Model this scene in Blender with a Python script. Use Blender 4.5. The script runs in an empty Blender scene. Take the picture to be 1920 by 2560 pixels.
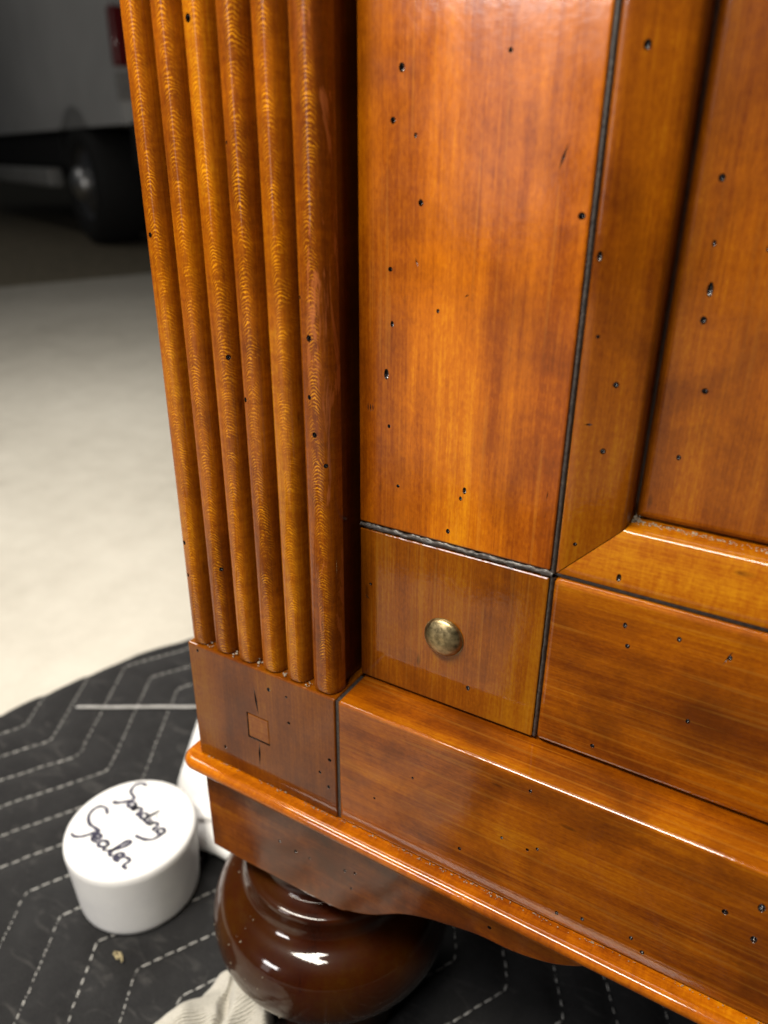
import bpy, bmesh, math, random
from mathutils import Vector, Matrix, noise
random.seed(7)
scn = bpy.context.scene
col = scn.collection

# ------------------------------------------------------------------ camera
cam_d = bpy.data.cameras.new('camera'); cam = bpy.data.objects.new('camera', cam_d); col.objects.link(cam)
RX = Vector((0.860757, 0.508967, 0.007079)); DN = Vector((0.219903, -0.359283, -0.90695)); FW = Vector((-0.459065, 0.78222, -0.421179))
M = Matrix.Identity(4)
for i in range(3):
    M[i][0] = RX[i]; M[i][1] = -DN[i]; M[i][2] = -FW[i]
M[0][3], M[1][3], M[2][3] = 0.2187, -0.2, 0.46
cam.matrix_world = M
cam_d.sensor_fit = 'VERTICAL'; cam_d.sensor_height = 24.0; cam_d.sensor_width = 18.0
cam_d.lens = 1904.0 / 2560.0 * 24.0
cam_d.clip_start = 0.01; cam_d.clip_end = 200
cam_d.dof.use_dof = True; cam_d.dof.focus_distance = 0.282; cam_d.dof.aperture_fstop = 5.2
scn.camera = cam

# ------------------------------------------------------------------ world, lamps, exposure
w = bpy.data.worlds.new('World'); scn.world = w; w.use_nodes = True
bg = w.node_tree.nodes['Background']; bg.inputs[0].default_value = (0.9, 0.95, 1.0, 1); bg.inputs[1].default_value = 0.02
def area(name, loc, target, sx, sy, power, colour):
    l = bpy.data.lights.new(name, 'AREA'); l.shape = 'RECTANGLE'; l.size = sx; l.size_y = sy; l.energy = power; l.color = colour
    o = bpy.data.objects.new(name, l); col.objects.link(o); o.location = loc
    o.rotation_euler = (Vector(target) - Vector(loc)).to_track_quat('-Z', 'Y').to_euler()
    return o
area('key_lamp', (-0.05, -0.33, 0.97), (0.06, 0.02, 0.38), 0.60, 0.13, 14.5, (1.0, 0.93, 0.80))
area('far_lamp', (-0.78, -2.35, 1.16), (0.1, 0.0, 0.4), 0.60, 0.42, 26, (1.0, 0.96, 0.93))
area('overhead_lamp', (-0.72, 0.38, 1.28), (-0.72, 0.38, 0.0), 0.6, 0.35, 15, (1.0, 0.955, 0.87))
area('added_sheen_lamp', (-0.86, -2.40, 0.62), (0.1, 0.0, 0.45), 0.34, 0.75, 1.5, (1.0, 0.97, 0.95))  # unseen dim panel, added for the soft reflection on the upper stile
area('added_van_fill', (-4.6, 1.4, 2.6), (-3.6, 2.8, 0.6), 0.4, 0.4, 5.5, (1.0, 0.95, 0.88))  # unseen fill light, added to brighten the van and driveway
scn.view_settings.view_transform = 'Standard'; scn.view_settings.look = 'None'
scn.view_settings.exposure = 0.0; scn.view_settings.gamma = 1.0; scn.view_settings.use_curve_mapping = False
scn.cycles.use_denoising = True

# ------------------------------------------------------------------ node helpers
class NT:
    def __init__(s, name):
        s.m = bpy.data.materials.new(name); s.m.use_nodes = True; s.t = s.m.node_tree
        s.b = s.t.nodes['Principled BSDF']; s.out = s.t.nodes['Material Output']
    def n(s, typ, **kw):
        nd = s.t.nodes.new(typ)
        for k, v in kw.items(): setattr(nd, k, v)
        return nd
    def l(s, a, b): s.t.links.new(a, b)
    def val(s, sock, v):
        if hasattr(v, 'is_linked') or isinstance(v, bpy.types.NodeSocket): s.l(v, sock)
        else: sock.default_value = v
    def math(s, op, a, b=0.0, c=None, clamp=False):
        nd = s.n('ShaderNodeMath', operation=op, use_clamp=clamp)
        s.val(nd.inputs[0], a); s.val(nd.inputs[1], b)
        if c is not None: s.val(nd.inputs[2], c)
        return nd.outputs[0]
    def coord(s, kind='Object'):
        return s.n('ShaderNodeTexCoord').outputs[kind]
    def mapping(s, vec, scale=(1, 1, 1), loc=(0, 0, 0), rot=(0, 0, 0)):
        nd = s.n('ShaderNodeMapping'); s.l(vec, nd.inputs[0])
        nd.inputs['Scale'].default_value = scale; nd.inputs['Location'].default_value = loc; nd.inputs['Rotation'].default_value = rot
        return nd.outputs[0]
    def noise(s, vec, scale, detail=3, rough=0.55, dist=0.0, w=None):
        nd = s.n('ShaderNodeTexNoise')
        if w is not None:
            nd.noise_dimensions = '4D'; s.val(nd.inputs['W'], w)
        s.l(vec, nd.inputs['Vector']); nd.inputs['Scale'].default_value = scale
        nd.inputs['Detail'].default_value = detail; nd.inputs['Roughness'].default_value = rough; nd.inputs['Distortion'].default_value = dist
        return nd.outputs['Fac']
    def ramp(s, fac, stops, interp='LINEAR'):
        nd = s.n('ShaderNodeValToRGB'); nd.color_ramp.interpolation = interp
        el = nd.color_ramp.elements
        while len(el) > 1: el.remove(el[0])
        el[0].position, el[0].color = stops[0][0], c4(stops[0][1])
        for p, c in stops[1:]:
            e = el.new(p); e.color = c4(c)
        s.l(fac, nd.inputs[0]); return nd.outputs[0]
    def mix(s, fac, a, b, mode='MIX'):
        nd = s.n('ShaderNodeMix', data_type='RGBA', blend_type=mode)
        s.val(nd.inputs[0], fac)
        for sock, v in ((nd.inputs[6], a), (nd.inputs[7], b)):
            if isinstance(v, tuple): sock.default_value = c4(v)
            else: s.l(v, sock)
        return nd.outputs[2]
    def sep(s, vec):
        nd = s.n('ShaderNodeSeparateXYZ'); s.l(vec, nd.inputs[0]); return nd.outputs
    def bump(s, h, strength, dist, normal=None):
        nd = s.n('ShaderNodeBump'); nd.inputs['Strength'].default_value = strength; nd.inputs['Distance'].default_value = dist
        s.l(h, nd.inputs['Height'])
        if normal is not None: s.l(normal, nd.inputs['Normal'])
        return nd.outputs[0]
def c4(c):
    if isinstance(c, (int, float)): return (c, c, c, 1)
    return (c[0], c[1], c[2], 1)

def wood(name, axis, tone=1.0, streak=0.5, dark_amt=0.35, fleck=0.25, rough=0.34, coat_rough=0.07, lines=0.0, coat=0.9, red=1.0, crest=False, worn=False):
    """lacquered, amber stained and glazed hardwood, grain along axis"""
    N = NT(name); C = N.coord('Object')
    rnd = N.n('ShaderNodeObjectInfo').outputs['Random']; W = N.math('MULTIPLY', rnd, 37.0)
    k = {'x': 0, 'y': 1, 'z': 2}[axis]
    def st(long, cross):
        v = [cross] * 3; v[k] = long; return N.mapping(C, tuple(v))
    broad = N.noise(st(3.5, 22.0), 1.0, 3, 0.5, 0.6, W)
    streaks = N.noise(st(7.0, 170.0), 1.0, 7, 0.68, 0.5, W)
    fine = N.noise(st(30.0, 1500.0), 1.0, 2, 0.6, 0.0, W)
    speck = N.noise(st(500.0, 1100.0), 1.0, 2, 0.6, 0.4, W)
    curl = N.noise(st(420.0, 90.0), 1.0, 3, 0.65, 0.9, W)           # figure running across the grain
    blotch = N.noise(C, 26.0, 4, 0.6, 0.8, W)
    a = N.math('MULTIPLY_ADD', streaks, 0.75 * streak, N.math('MULTIPLY_ADD', blotch, 0.24, N.math('MULTIPLY_ADD', broad, 0.6, -0.12)))
    a = N.math('MULTIPLY_ADD', fine, 0.22, a)
    a = N.math('MULTIPLY_ADD', speck, 0.22, N.math('SUBTRACT', a, 0.11))
    a = N.math('MULTIPLY_ADD', curl, fleck, a)
    a = N.math('SUBTRACT', a, 0.11 + 0.30 + 0.375 * streak + fleck * 0.5 - 0.5)
    T = tone * 0.77
    cl = N.ramp(a, [(0.24, (0.095 * T * red, 0.016 * T, 0.0003 * T)), (0.40, (0.25 * T * red, 0.051 * T, 0.0004 * T)),
                    (0.55, (0.43 * T, 0.112 * T, 0.0006 * T)), (0.74, (0.66 * T, 0.252 * T, 0.003 * T))])
    dk = N.ramp(N.math('MULTIPLY_ADD', broad, 0.45, N.math('MULTIPLY', blotch, 0.6)), [(0.38, 1.0), (0.56, 0.0)])
    dkf = N.math('MULTIPLY', dk, dark_amt)
    cl = N.mix(dkf, cl, (0.10 * T, 0.024 * T, 0.0015 * T))
    vor = N.n('ShaderNodeTexVoronoi'); N.l(st(60.0, 210.0), vor.inputs['Vector']); vor.inputs['Scale'].default_value = 0.55
    fk = N.math('MULTIPLY', N.ramp(vor.outputs['Distance'], [(0.05, 1.0), (0.12, 0.0)]), N.ramp(N.noise(C, 45.0, 2, 0.5, 0.0, W), [(0.52, 0.0), (0.62, 1.0)]))
    cl = N.mix(N.math('MULTIPLY', fk, 0.7), cl, (0.055 * T, 0.014 * T, 0.001 * T))
    if lines > 0:                                                   # fine pale pores along the grain
        pore = N.noise(st(14.0, 760.0), 1.0, 1, 0.4, 0.0, W)
        pm = N.ramp(pore, [(0.60, 0.0), (0.66, 1.0)])
        cl = N.mix(N.math('MULTIPLY', pm, lines), cl, (0.62 * T, 0.27 * T, 0.03 * T))
    if crest:                                                       # arched figure on the rounded crest of a reed
        x, y, z = N.sep(C)
        wob = N.noise(N.mapping(C, (260, 1, 210)), 1.0, 4, 0.6, 0.3, W)
        xo = N.math('MULTIPLY_ADD', N.math('SUBTRACT', N.noise(N.mapping(C, (1, 1, 22)), 1.0, 2, 0.5, 0, W), 0.5), 0.006, N.math('SUBTRACT', x, 0.0017))
        ph = N.math('MULTIPLY_ADD', N.math('MULTIPLY', xo, xo), 330.0, z)
        ph = N.math('MULTIPLY_ADD', ph, 4900.0, N.math('MULTIPLY', wob, 24.0))
        arcs = N.math('MULTIPLY_ADD', N.math('SINE', ph), 0.5, 0.5)
        am = N.ramp(arcs, [(0.50, 0.0), (0.85, 1.0)])
        ax = N.math('ABSOLUTE', xo)
        mask = N.ramp(N.math('MULTIPLY', ax, 100.0), [(0.08, 1.0), (0.28, 0.0)])
        br = N.ramp(N.noise(N.mapping(C, (300, 1, 150)), 1.0, 5, 0.75, 0.5, W), [(0.42, 0.0), (0.62, 1.0)])
        f = N.math('MULTIPLY', N.math('MULTIPLY', am, mask), br)
        cl = N.mix(N.math('MULTIPLY', f, 0.62), cl, (0.74, 0.30, 0.004))
        vx = N.ramp(N.math('MULTIPLY', ax, 100.0), [(0.36, 0.0), (0.62, 1.0)])
        sp = N.ramp(N.noise(N.mapping(C, (600, 600, 260)), 1.0, 2, 0.6, 0, W), [(0.45, 0.0), (0.75, 1.0)])
        cl = N.mix(N.math('MULTIPLY', sp, 0.25), cl, (0.10, 0.03, 0.004))
    if worn:                                                        # rubbed, reddish patches on the outer reed
        x, y, z = N.sep(C)
        wp = N.noise(N.mapping(C, (120, 120, 26)), 1.0, 5, 0.7, 1.0)
        wm = N.math('MULTIPLY', N.ramp(wp, [(0.54, 0.0), (0.60, 1.0)]), N.ramp(N.math('MULTIPLY', N.math('ADD', x, 0.004), 100.0), [(0.2, 0.0), (0.5, 1.0)]))
        cl = N.mix(N.math('MULTIPLY', wm, 0.75), cl, (0.30, 0.085, 0.022))
    N.l(cl, N.b.inputs['Base Color'])
    N.b.inputs['Roughness'].default_value = rough + 0.1
    N.b.inputs['Specular IOR Level'].default_value = 0.06
    N.b.inputs['Coat Weight'].default_value = coat
    N.b.inputs['Coat IOR'].default_value = 1.47
    N.b.inputs['Coat Tint'].default_value = (1, 1, 1, 1)
    cr = N.ramp(N.noise(C, 60.0, 4, 0.6, 0.3, W), [(0.3, coat_rough * 0.75), (0.7, coat_rough * 1.5)])
    N.l(cr, N.b.inputs['Coat Roughness'])
    hb = N.math('MULTIPLY_ADD', fine, 0.5, N.math('MULTIPLY', streaks, 0.6))
    N.l(N.bump(hb, 0.10, 0.0006), N.b.inputs['Normal'])
    peel = N.noise(C, 420.0, 2, 0.5)
    N.l(N.bump(N.math('MULTIPLY_ADD', hb, 0.25, peel), 0.06, 0.0004), N.b.inputs['Coat Normal'])
    return N.m

def plain(name, colr, rough=0.5, metal=0.0, nscale=0, namt=0.2, bump=0.0, coat=0.0, spec=0.5):
    N = NT(name); N.b.inputs['Roughness'].default_value = rough; N.b.inputs['Metallic'].default_value = metal
    N.b.inputs['Coat Weight'].default_value = coat; N.b.inputs['Specular IOR Level'].default_value = spec
    C = N.coord('Object')
    f = N.noise(C, nscale or 40.0, 4, 0.6)
    d = tuple(c * (1 - namt) for c in colr); u = tuple(min(1, c * (1 + namt)) for c in colr)
    N.l(N.ramp(f, [(0.3, d), (0.7, u)]), N.b.inputs['Base Color'])
    if bump: N.l(N.bump(f, 0.5, bump), N.b.inputs['Normal'])
    return N.m

MAT = {}
MAT['wood_v'] = wood('amber_wood_upright_grain', 'z', 1.14, 0.60, 0.40, 0.05, lines=0.10, coat_rough=0.13)
MAT['wood_vd'] = wood('dimmed_amber_wood_upright_grain', 'z', 0.52, 0.60, 0.50, 0.05, lines=0.20)  # corner block, panel, rails, mouldings dimmed: light's fall-off put into their tones
MAT['wood_panel'] = wood('amber_wood_panel', 'z', 0.62, 0.45, 0.45, 0.07, lines=0.06, coat_rough=0.13)
MAT['wood_h'] = wood('amber_wood_level_grain', 'x', 0.74, 0.62, 0.66, 0.06, lines=0.17)
MAT['wood_mould'] = wood('amber_wood_moulding', 'x', 0.70, 0.35, 0.35, 0.30, lines=0.0)
MAT['wood_mould_v'] = wood('amber_wood_moulding_upright', 'z', 0.56, 0.40, 0.45, 0.08)
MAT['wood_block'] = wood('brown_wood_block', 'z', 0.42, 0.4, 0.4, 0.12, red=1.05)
MAT['wood_apron'] = wood('brown_wood_apron', 'x', 0.60, 0.6, 0.85, 0.15, red=1.05)
MAT['wood_bead'] = wood('golden_wood_bead', 'x', 1.10, 0.5, 0.4, 0.30)
MAT['wood_reed'] = wood('reeded_wood', 'z', 0.74, 0.5, 0.45, 0.25, crest=True)
MAT['wood_reed_worn'] = wood('worn_reeded_wood', 'z', 0.72, 0.5, 0.45, 0.25, crest=True, worn=True)
MAT['wood_foot'] = wood('dark_red_turned_wood', 'z', 0.105, 0.4, 0.4, 0.1, red=1.5, rough=0.3, coat_rough=0.05, coat=1.0)
MAT['wood_plug'] = wood('plug_wood', 'x', 0.52, 0.4, 0.2, 0.3)
MAT['carcass'] = plain('dark_carcass_wood', (0.03, 0.012, 0.006), 0.7)
MAT['hole'] = plain('dark_stained_hole', (0.012, 0.006, 0.004), 0.16, coat=0.8, nscale=900, namt=0.6, bump=0.0003)
MAT['glaze'] = plain('black_groove_glaze', (0.026, 0.020, 0.017), 0.5, nscale=700, namt=0.7, bump=0.0006, coat=0.12)
MAT['quirk'] = plain('dark_brown_recess', (0.035, 0.012, 0.006), 0.35, nscale=300, namt=0.5, coat=0.5)
MAT['dust'] = plain('pale_dust', (0.20, 0.17, 0.13), 0.9, nscale=800)

def brass():
    N = NT('antique_brass'); C = N.coord('Object')
    f = N.noise(C, 520.0, 5, 0.7, 0.5); g = N.noise(C, 120.0, 3, 0.6)
    m = N.ramp(N.math('MULTIPLY_ADD', g, 0.5, N.math('MULTIPLY', f, 0.5)), [(0.36, 0.0), (0.60, 1.0)])
    N.l(N.mix(m, (0.13, 0.10, 0.05), (0.46, 0.36, 0.19)), N.b.inputs['Base Color'])
    N.b.inputs['Metallic'].default_value = 1.0
    N.l(N.ramp(f, [(0.3, 0.30), (0.7, 0.48)]), N.b.inputs['Roughness'])
    N.l(N.bump(f, 0.25, 0.0003), N.b.inputs['Normal'])
    return N.m
MAT['brass'] = brass()

def white_plastic():
    N = NT('white_plastic'); C = N.coord('Object')
    f = N.noise(C, 40.0, 4, 0.6)
    N.l(N.ramp(f, [(0.3, (0.74, 0.74, 0.75)), (0.7, (0.82, 0.82, 0.82))]), N.b.inputs['Base Color'])
    N.b.inputs['Roughness'].default_value = 0.38
    N.b.inputs['Subsurface Weight'].default_value = 0.15; N.b.inputs['Subsurface Radius'].default_value = (0.004, 0.004, 0.004)
    N.l(N.bump(N.noise(C, 350.0, 3, 0.6), 0.15, 0.0004), N.b.inputs['Normal'])
    return N.m
MAT['plastic'] = white_plastic()
MAT['ink'] = plain('violet_marker_ink', (0.012, 0.010, 0.040), 0.5, nscale=300, namt=0.5)

def concrete():
    N = NT('pale_concrete'); C = N.coord('Object')
    a = N.noise(C, 2.2, 5, 0.6); b = N.noise(C, 24.0, 5, 0.65); c = N.noise(C, 220.0, 3, 0.6)
    v = N.math('MULTIPLY_ADD', a, 0.6, N.math('MULTIPLY_ADD', b, 0.3, N.math('MULTIPLY', c, 0.12)))
    N.l(N.ramp(v, [(0.36, (0.40, 0.375, 0.32)), (0.5, (0.52, 0.49, 0.425)), (0.64, (0.60, 0.57, 0.50))]), N.b.inputs['Base Color'])
    N.b.inputs['Roughness'].default_value = 0.6
    N.l(N.bump(v, 0.25, 0.002), N.b.inputs['Normal'])
    return N.m
MAT['concrete'] = concrete()
MAT['asphalt'] = plain('dark_driveway', (0.20, 0.17, 0.115), 0.85, nscale=30, namt=0.3, bump=0.004)

def blanket_mat():
    N = NT('charcoal_quilted_cloth'); C = N.coord('Object')
    fine = N.noise(C, 900.0, 3, 0.7); mid = N.noise(C, 60.0, 5, 0.65, 0.6); sm = N.noise(N.mapping(C, (34, 90, 34)), 1.0, 5, 0.65, 1.2)
    base = N.ramp(N.math('MULTIPLY_ADD', fine, 0.5, N.math('MULTIPLY', mid, 0.5)), [(0.3, (0.011, 0.011, 0.012)), (0.7, (0.026, 0.026, 0.027))])
    d = N.ramp(sm, [(0.56, 0.0), (0.78, 1.0)])
    N.l(N.mix(N.math('MULTIPLY', d, 0.35), base, (0.13, 0.125, 0.12)), N.b.inputs['Base Color'])
    N.b.inputs['Roughness'].default_value = 0.95; N.b.inputs['Specular IOR Level'].default_value = 0.15
    N.b.inputs['Sheen Weight'].default_value = 0.10; N.b.inputs['Sheen Roughness'].default_value = 0.5
    N.l(N.bump(N.math('MULTIPLY_ADD', mid, 0.6, fine), 0.4, 0.0012), N.b.inputs['Normal'])
    return N.m
MAT['blanket'] = blanket_mat()
MAT['stitch'] = plain('grey_white_thread', (0.36, 0.355, 0.34), 0.85, nscale=90, namt=0.45)
MAT['thread'] = plain('pale_thread', (0.42, 0.42, 0.41), 0.9, nscale=200)
MAT['lint'] = plain('cream_lint', (0.50, 0.42, 0.24), 0.9, nscale=300)
def towel_mat():
    N = NT('white_terry_cloth'); C = N.coord('Object')
    rib = N.n('ShaderNodeTexWave', wave_type='BANDS', bands_direction='X')
    N.l(N.mapping(C, (1, 1, 1), rot=(0, 0, 0.5)), rib.inputs[0]); rib.inputs['Scale'].default_value = 190.0
    rib.inputs['Distortion'].default_value = 3.0; rib.inputs['Detail'].default_value = 3.0; rib.inputs['Detail Scale'].default_value = 6.0
    f = N.noise(C, 700.0, 3, 0.7)
    h = N.math('MULTIPLY_ADD', rib.outputs['Fac'], 0.8, N.math('MULTIPLY', f, 0.9))
    N.l(N.ramp(h, [(0.2, (0.40, 0.37, 0.31)), (0.9, (0.62, 0.59, 0.52))]), N.b.inputs['Base Color'])
    N.b.inputs['Roughness'].default_value = 0.95; N.b.inputs['Specular IOR Level'].default_value = 0.1
    N.b.inputs['Sheen Weight'].default_value = 0.3
    N.l(N.bump(h, 0.8, 0.0016), N.b.inputs['Normal'])
    return N.m
MAT['towel'] = towel_mat()
MAT['van_paint'] = plain('dull_white_paint', (0.55, 0.55, 0.54), 0.4, nscale=1.5, namt=0.12, coat=0.3)
MAT['rubber'] = plain('black_rubber', (0.010, 0.010, 0.010), 0.8, nscale=30)
MAT['rim'] = plain('grey_wheel_steel', (0.22, 0.22, 0.23), 0.35, metal=0.8, nscale=12)
MAT['chrome'] = plain('bright_hub_steel', (0.6, 0.6, 0.6), 0.42, metal=1.0, nscale=12, namt=0.05)
MAT['chassis'] = plain('black_chassis', (0.008, 0.008, 0.008), 0.7)
MAT['step'] = plain('grey_running_board', (0.30, 0.30, 0.29), 0.5, nscale=10)
MAT['tail_red'] = plain('red_lens', (0.16, 0.008, 0.010), 0.3, coat=0.2)

# ------------------------------------------------------------------ object helpers
def finish(name, bm, mat, parent=None, smooth=False, origin=None, angle=None):
    me = bpy.data.meshes.new(name)
    bmesh.ops.recalc_face_normals(bm, faces=bm.faces[:])
    if origin is not None: bmesh.ops.translate(bm, verts=bm.verts[:], vec=-Vector(origin))
    bm.to_mesh(me); bm.free()
    if isinstance(mat, (list, tuple)):
        for m in mat: me.materials.append(m)
    else: me.materials.append(mat)
    if smooth:
        for p in me.polygons: p.use_smooth = True
    if angle is not None:
        me.set_sharp_from_angle(angle=math.radians(angle))
    o = bpy.data.objects.new(name, me); col.objects.link(o)
    if origin is not None: o.location = origin
    if parent is not None: put(o, parent)
    return o
def put(o, parent):
    o.parent = parent
    pw = Vector((0, 0, 0)); p = parent
    while p is not None:
        pw = pw + p.location; p = p.parent
    o.location = o.location - pw
def empty(name, loc=(0, 0, 0)):
    o = bpy.data.objects.new(name, None); col.objects.link(o); o.location = loc; o.empty_display_size = 0.02; return o
def tag(o, label=None, cat=None, group=None, kind=None):
    if label: o['label'] = label
    if cat: o['category'] = cat
    if group: o['group'] = group
    if kind: o['kind'] = kind
    return o
def bm_box(x0, x1, y0, y1, z0, z1, bevel=0.0, seg=2):
    bm = bmesh.new(); bmesh.ops.create_cube(bm, size=1.0)
    for v in bm.verts:
        v.co = Vector(((x0 + x1) / 2 + v.co.x * (x1 - x0), (y0 + y1) / 2 + v.co.y * (y1 - y0), (z0 + z1) / 2 + v.co.z * (z1 - z0)))
    if bevel: bmesh.ops.bevel(bm, geom=bm.edges[:], offset=bevel, segments=seg, profile=0.5, affect='EDGES')
    return bm
def bm_prism(poly, y0, y1):
    """poly in (x, z), extruded along y"""
    bm = bmesh.new()
    a = [bm.verts.new((x, y0, z)) for x, z in poly]; b = [bm.verts.new((x, y1, z)) for x, z in poly]
    bm.faces.new(a); bm.faces.new(b[::-1]); n = len(poly)
    for i in range(n): bm.faces.new((a[i], b[i], b[(i + 1) % n], a[(i + 1) % n]))
    return bm
def bm_lathe(prof, seg=64, centre=(0, 0)):
    bm = bmesh.new(); rings = []
    for r, z in prof:
        if r < 1e-6: rings.append([bm.verts.new((centre[0], centre[1], z))])
        else: rings.append([bm.verts.new((centre[0] + r * math.cos(2 * math.pi * i / seg), centre[1] + r * math.sin(2 * math.pi * i / seg), z)) for i in range(seg)])
    for A, B in zip(rings, rings[1:]):
        for i in range(seg):
            j = (i + 1) % seg
            if len(A) == 1: bm.faces.new((A[0], B[i], B[j]))
            elif len(B) == 1: bm.faces.new((A[i], A[j], B[0]))
            else: bm.faces.new((A[i], A[j], B[j], B[i]))
    return bm
def spline(pts, n=8):
    out = []
    P = [pts[0]] + list(pts) + [pts[-1]]
    for i in range(1, len(P) - 2):
        for k in range(n):
            t = k / n
            out.append(tuple(0.5 * ((2 * b) + (-a + c) * t + (2 * a - 5 * b + 4 * c - d) * t * t + (-a + 3 * b - 3 * c + d) * t ** 3)
                             for a, b, c, d in zip(P[i - 1], P[i], P[i + 1], P[i + 2])))
    out.append(tuple(pts[-1])); return out

def cut(o, cutter_bm, angle=None):
    """cut the holes and dents of the distressed finish into o; their insides take material slot 1"""
    me = bpy.data.meshes.new('c'); bmesh.ops.recalc_face_normals(cutter_bm, faces=cutter_bm.faces[:]); cutter_bm.to_mesh(me); cutter_bm.free()
    me.materials.append(o.data.materials[0]); me.materials.append(MAT['hole'])
    for p in me.polygons: p.material_index = 1; p.use_smooth = True
    c = bpy.data.objects.new('c', me); col.objects.link(c)
    par = o.parent; loc = o.location.copy(); o.parent = None
    if par is not None:
        p = par; pw = Vector((0, 0, 0))
        while p is not None: pw = pw + p.location; p = p.parent
        o.location = loc + pw
    if len(o.data.materials) == 1: o.data.materials.append(MAT['hole'])
    md = o.modifiers.new('b', 'BOOLEAN'); md.operation = 'DIFFERENCE'; md.solver = 'EXACT'; md.use_self = True; md.object = c
    dg = bpy.context.evaluated_depsgraph_get(); dg.update()
    nm = bpy.data.meshes.new_from_object(o.evaluated_get(dg), preserve_all_data_layers=True, depsgraph=dg)
    o.modifiers.clear(); old = o.data; o.data = nm; nm.name = old.name
    bpy.data.objects.remove(c); bpy.data.meshes.remove(me)
    if angle: nm.set_sharp_from_angle(angle=math.radians(angle))
    o.parent = par; o.location = loc
def add_dimple(bm, p, r, depth=1.0, stretch=(1, 1, 1)):
    mat = Matrix.Translation(p) @ Matrix.Diagonal((*stretch, 1))
    bmesh.ops.create_icosphere(bm, subdivisions=2, radius=r, matrix=mat)
def holes(pts, y, rmin=0.00062, rmax=0.00098):
    bm = bmesh.new()
    for p in pts:
        x, z = p[0], p[1]; r = p[2] if len(p) > 2 else random.uniform(rmin, rmax); sz = p[3] if len(p) > 3 else random.uniform(0.9, 1.4)
        add_dimple(bm, (x, y + r * 0.25, z), r, stretch=(random.uniform(0.8, 1.05), 1.2, sz))
    return bm
def add_slit(bm, a, b, y, w=0.00035, depth=0.0006):
    """thin dark nick from a to b (x, z) in a face at y"""
    d = Vector((b[0] - a[0], 0, b[1] - a[1])); L = d.length; d.normalize(); n = Vector((-d.z, 0, d.x))
    m = Vector(((a[0] + b[0]) / 2, y, (a[1] + b[1]) / 2))
    vs = [bm.verts.new(m - d * L / 2 + Vector((0, -0.0006, 0))), bm.verts.new(m + n * w + Vector((0, -0.0006, 0))), bm.verts.new(m + d * L / 2 + Vector((0, -0.0006, 0))), bm.verts.new(m - n * w + Vector((0, -0.0006, 0)))]
    ap = [bm.verts.new(v.co * 0.55 + m * 0.45) for v in vs]
    for v in ap: v.co.y = y + depth
    bm.faces.new(vs); bm.faces.new(ap[::-1])
    for i in range(4): bm.faces.new((vs[i], ap[i], ap[(i + 1) % 4], vs[(i + 1) % 4]))

# ================================================================== the setting
def sheet(name, pts, z, mat):
    bm = bmesh.new(); top = [bm.verts.new((x, y, z)) for x, y in pts]; bot = [bm.verts.new((x, y, z - 0.1)) for x, y in pts]
    bm.faces.new(top); n = len(pts)
    for i in range(n): bm.faces.new((top[i], bot[i], bot[(i + 1) % n], top[(i + 1) % n]))
    return tag(finish(name, bm, mat), kind='structure')
sheet('floor', [(-2.0 + 0.3, 4.6), (-2.62 - 0.8, -1.2), (-3.9, -3.2), (3.0, -3.2), (3.0, 4.6)], 0.0, MAT['concrete'])
sheet('driveway', [(-30, -20), (25, -20), (25, 30), (-30, 30)], -0.02, MAT['asphalt'])

# ================================================================== the cabinet
cab = tag(empty('cabinet', (0.4, 0.2, 0.012)), 'amber lacquered wooden cabinet with reeded pilaster, panelled door and round turned foot', 'cabinet')
XR = 0.80; ZT = 0.86
finish('carcass', bm_box(0.006, XR, 0.0425, 0.44, 0.150, ZT, 0.0005), MAT['carcass'], cab)
# side of the cabinet
finish('side_panel', bm_box(0.0012, 0.0055, 0.030, 0.44, 0.2012, ZT - 0.002, 0.0004), MAT['wood_v'], cab)

# pilaster with six reeds
pil = finish('pilaster', bm_box(0.0008, 0.0765, 0.0076, 0.0295, 0.2645, ZT - 0.004, 0.0003), MAT['quirk'], cab)  # dark brown ground between the reeds
REED = [(0.0317, 0.4976, 2, 0.0013), (0.0055, 0.4352, 0, 0.0010), (0.0429, 0.4641, 3, 0.0006), (0.0685, 0.4195, 5, 0.0007), (0.0721, 0.4069, 5, 0.0012),
        (0.0715, 0.3871, 5, 0.0009), (0.0731, 0.3741, 5, 0.0011), (0.0766, 0.3631, 5, 0.0009), (0.0359, 0.3959, 2, 0.0010), (0.0432, 0.3818, 3, 0.0010),
        (0.0046, 0.3144, 0, 0.0011), (0.0046, 0.2990, 0, 0.0009), (0.0229, 0.3066, 1, 0.0010)]
PITCH = 0.01305; HW = 0.0055; DEP = 0.0070; YB = 0.0078
def reed_y(dx):
    t = min(1.0, abs(dx) / HW); return YB - DEP * (1 - t ** 3.0) ** (1 / 2.0)
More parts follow.
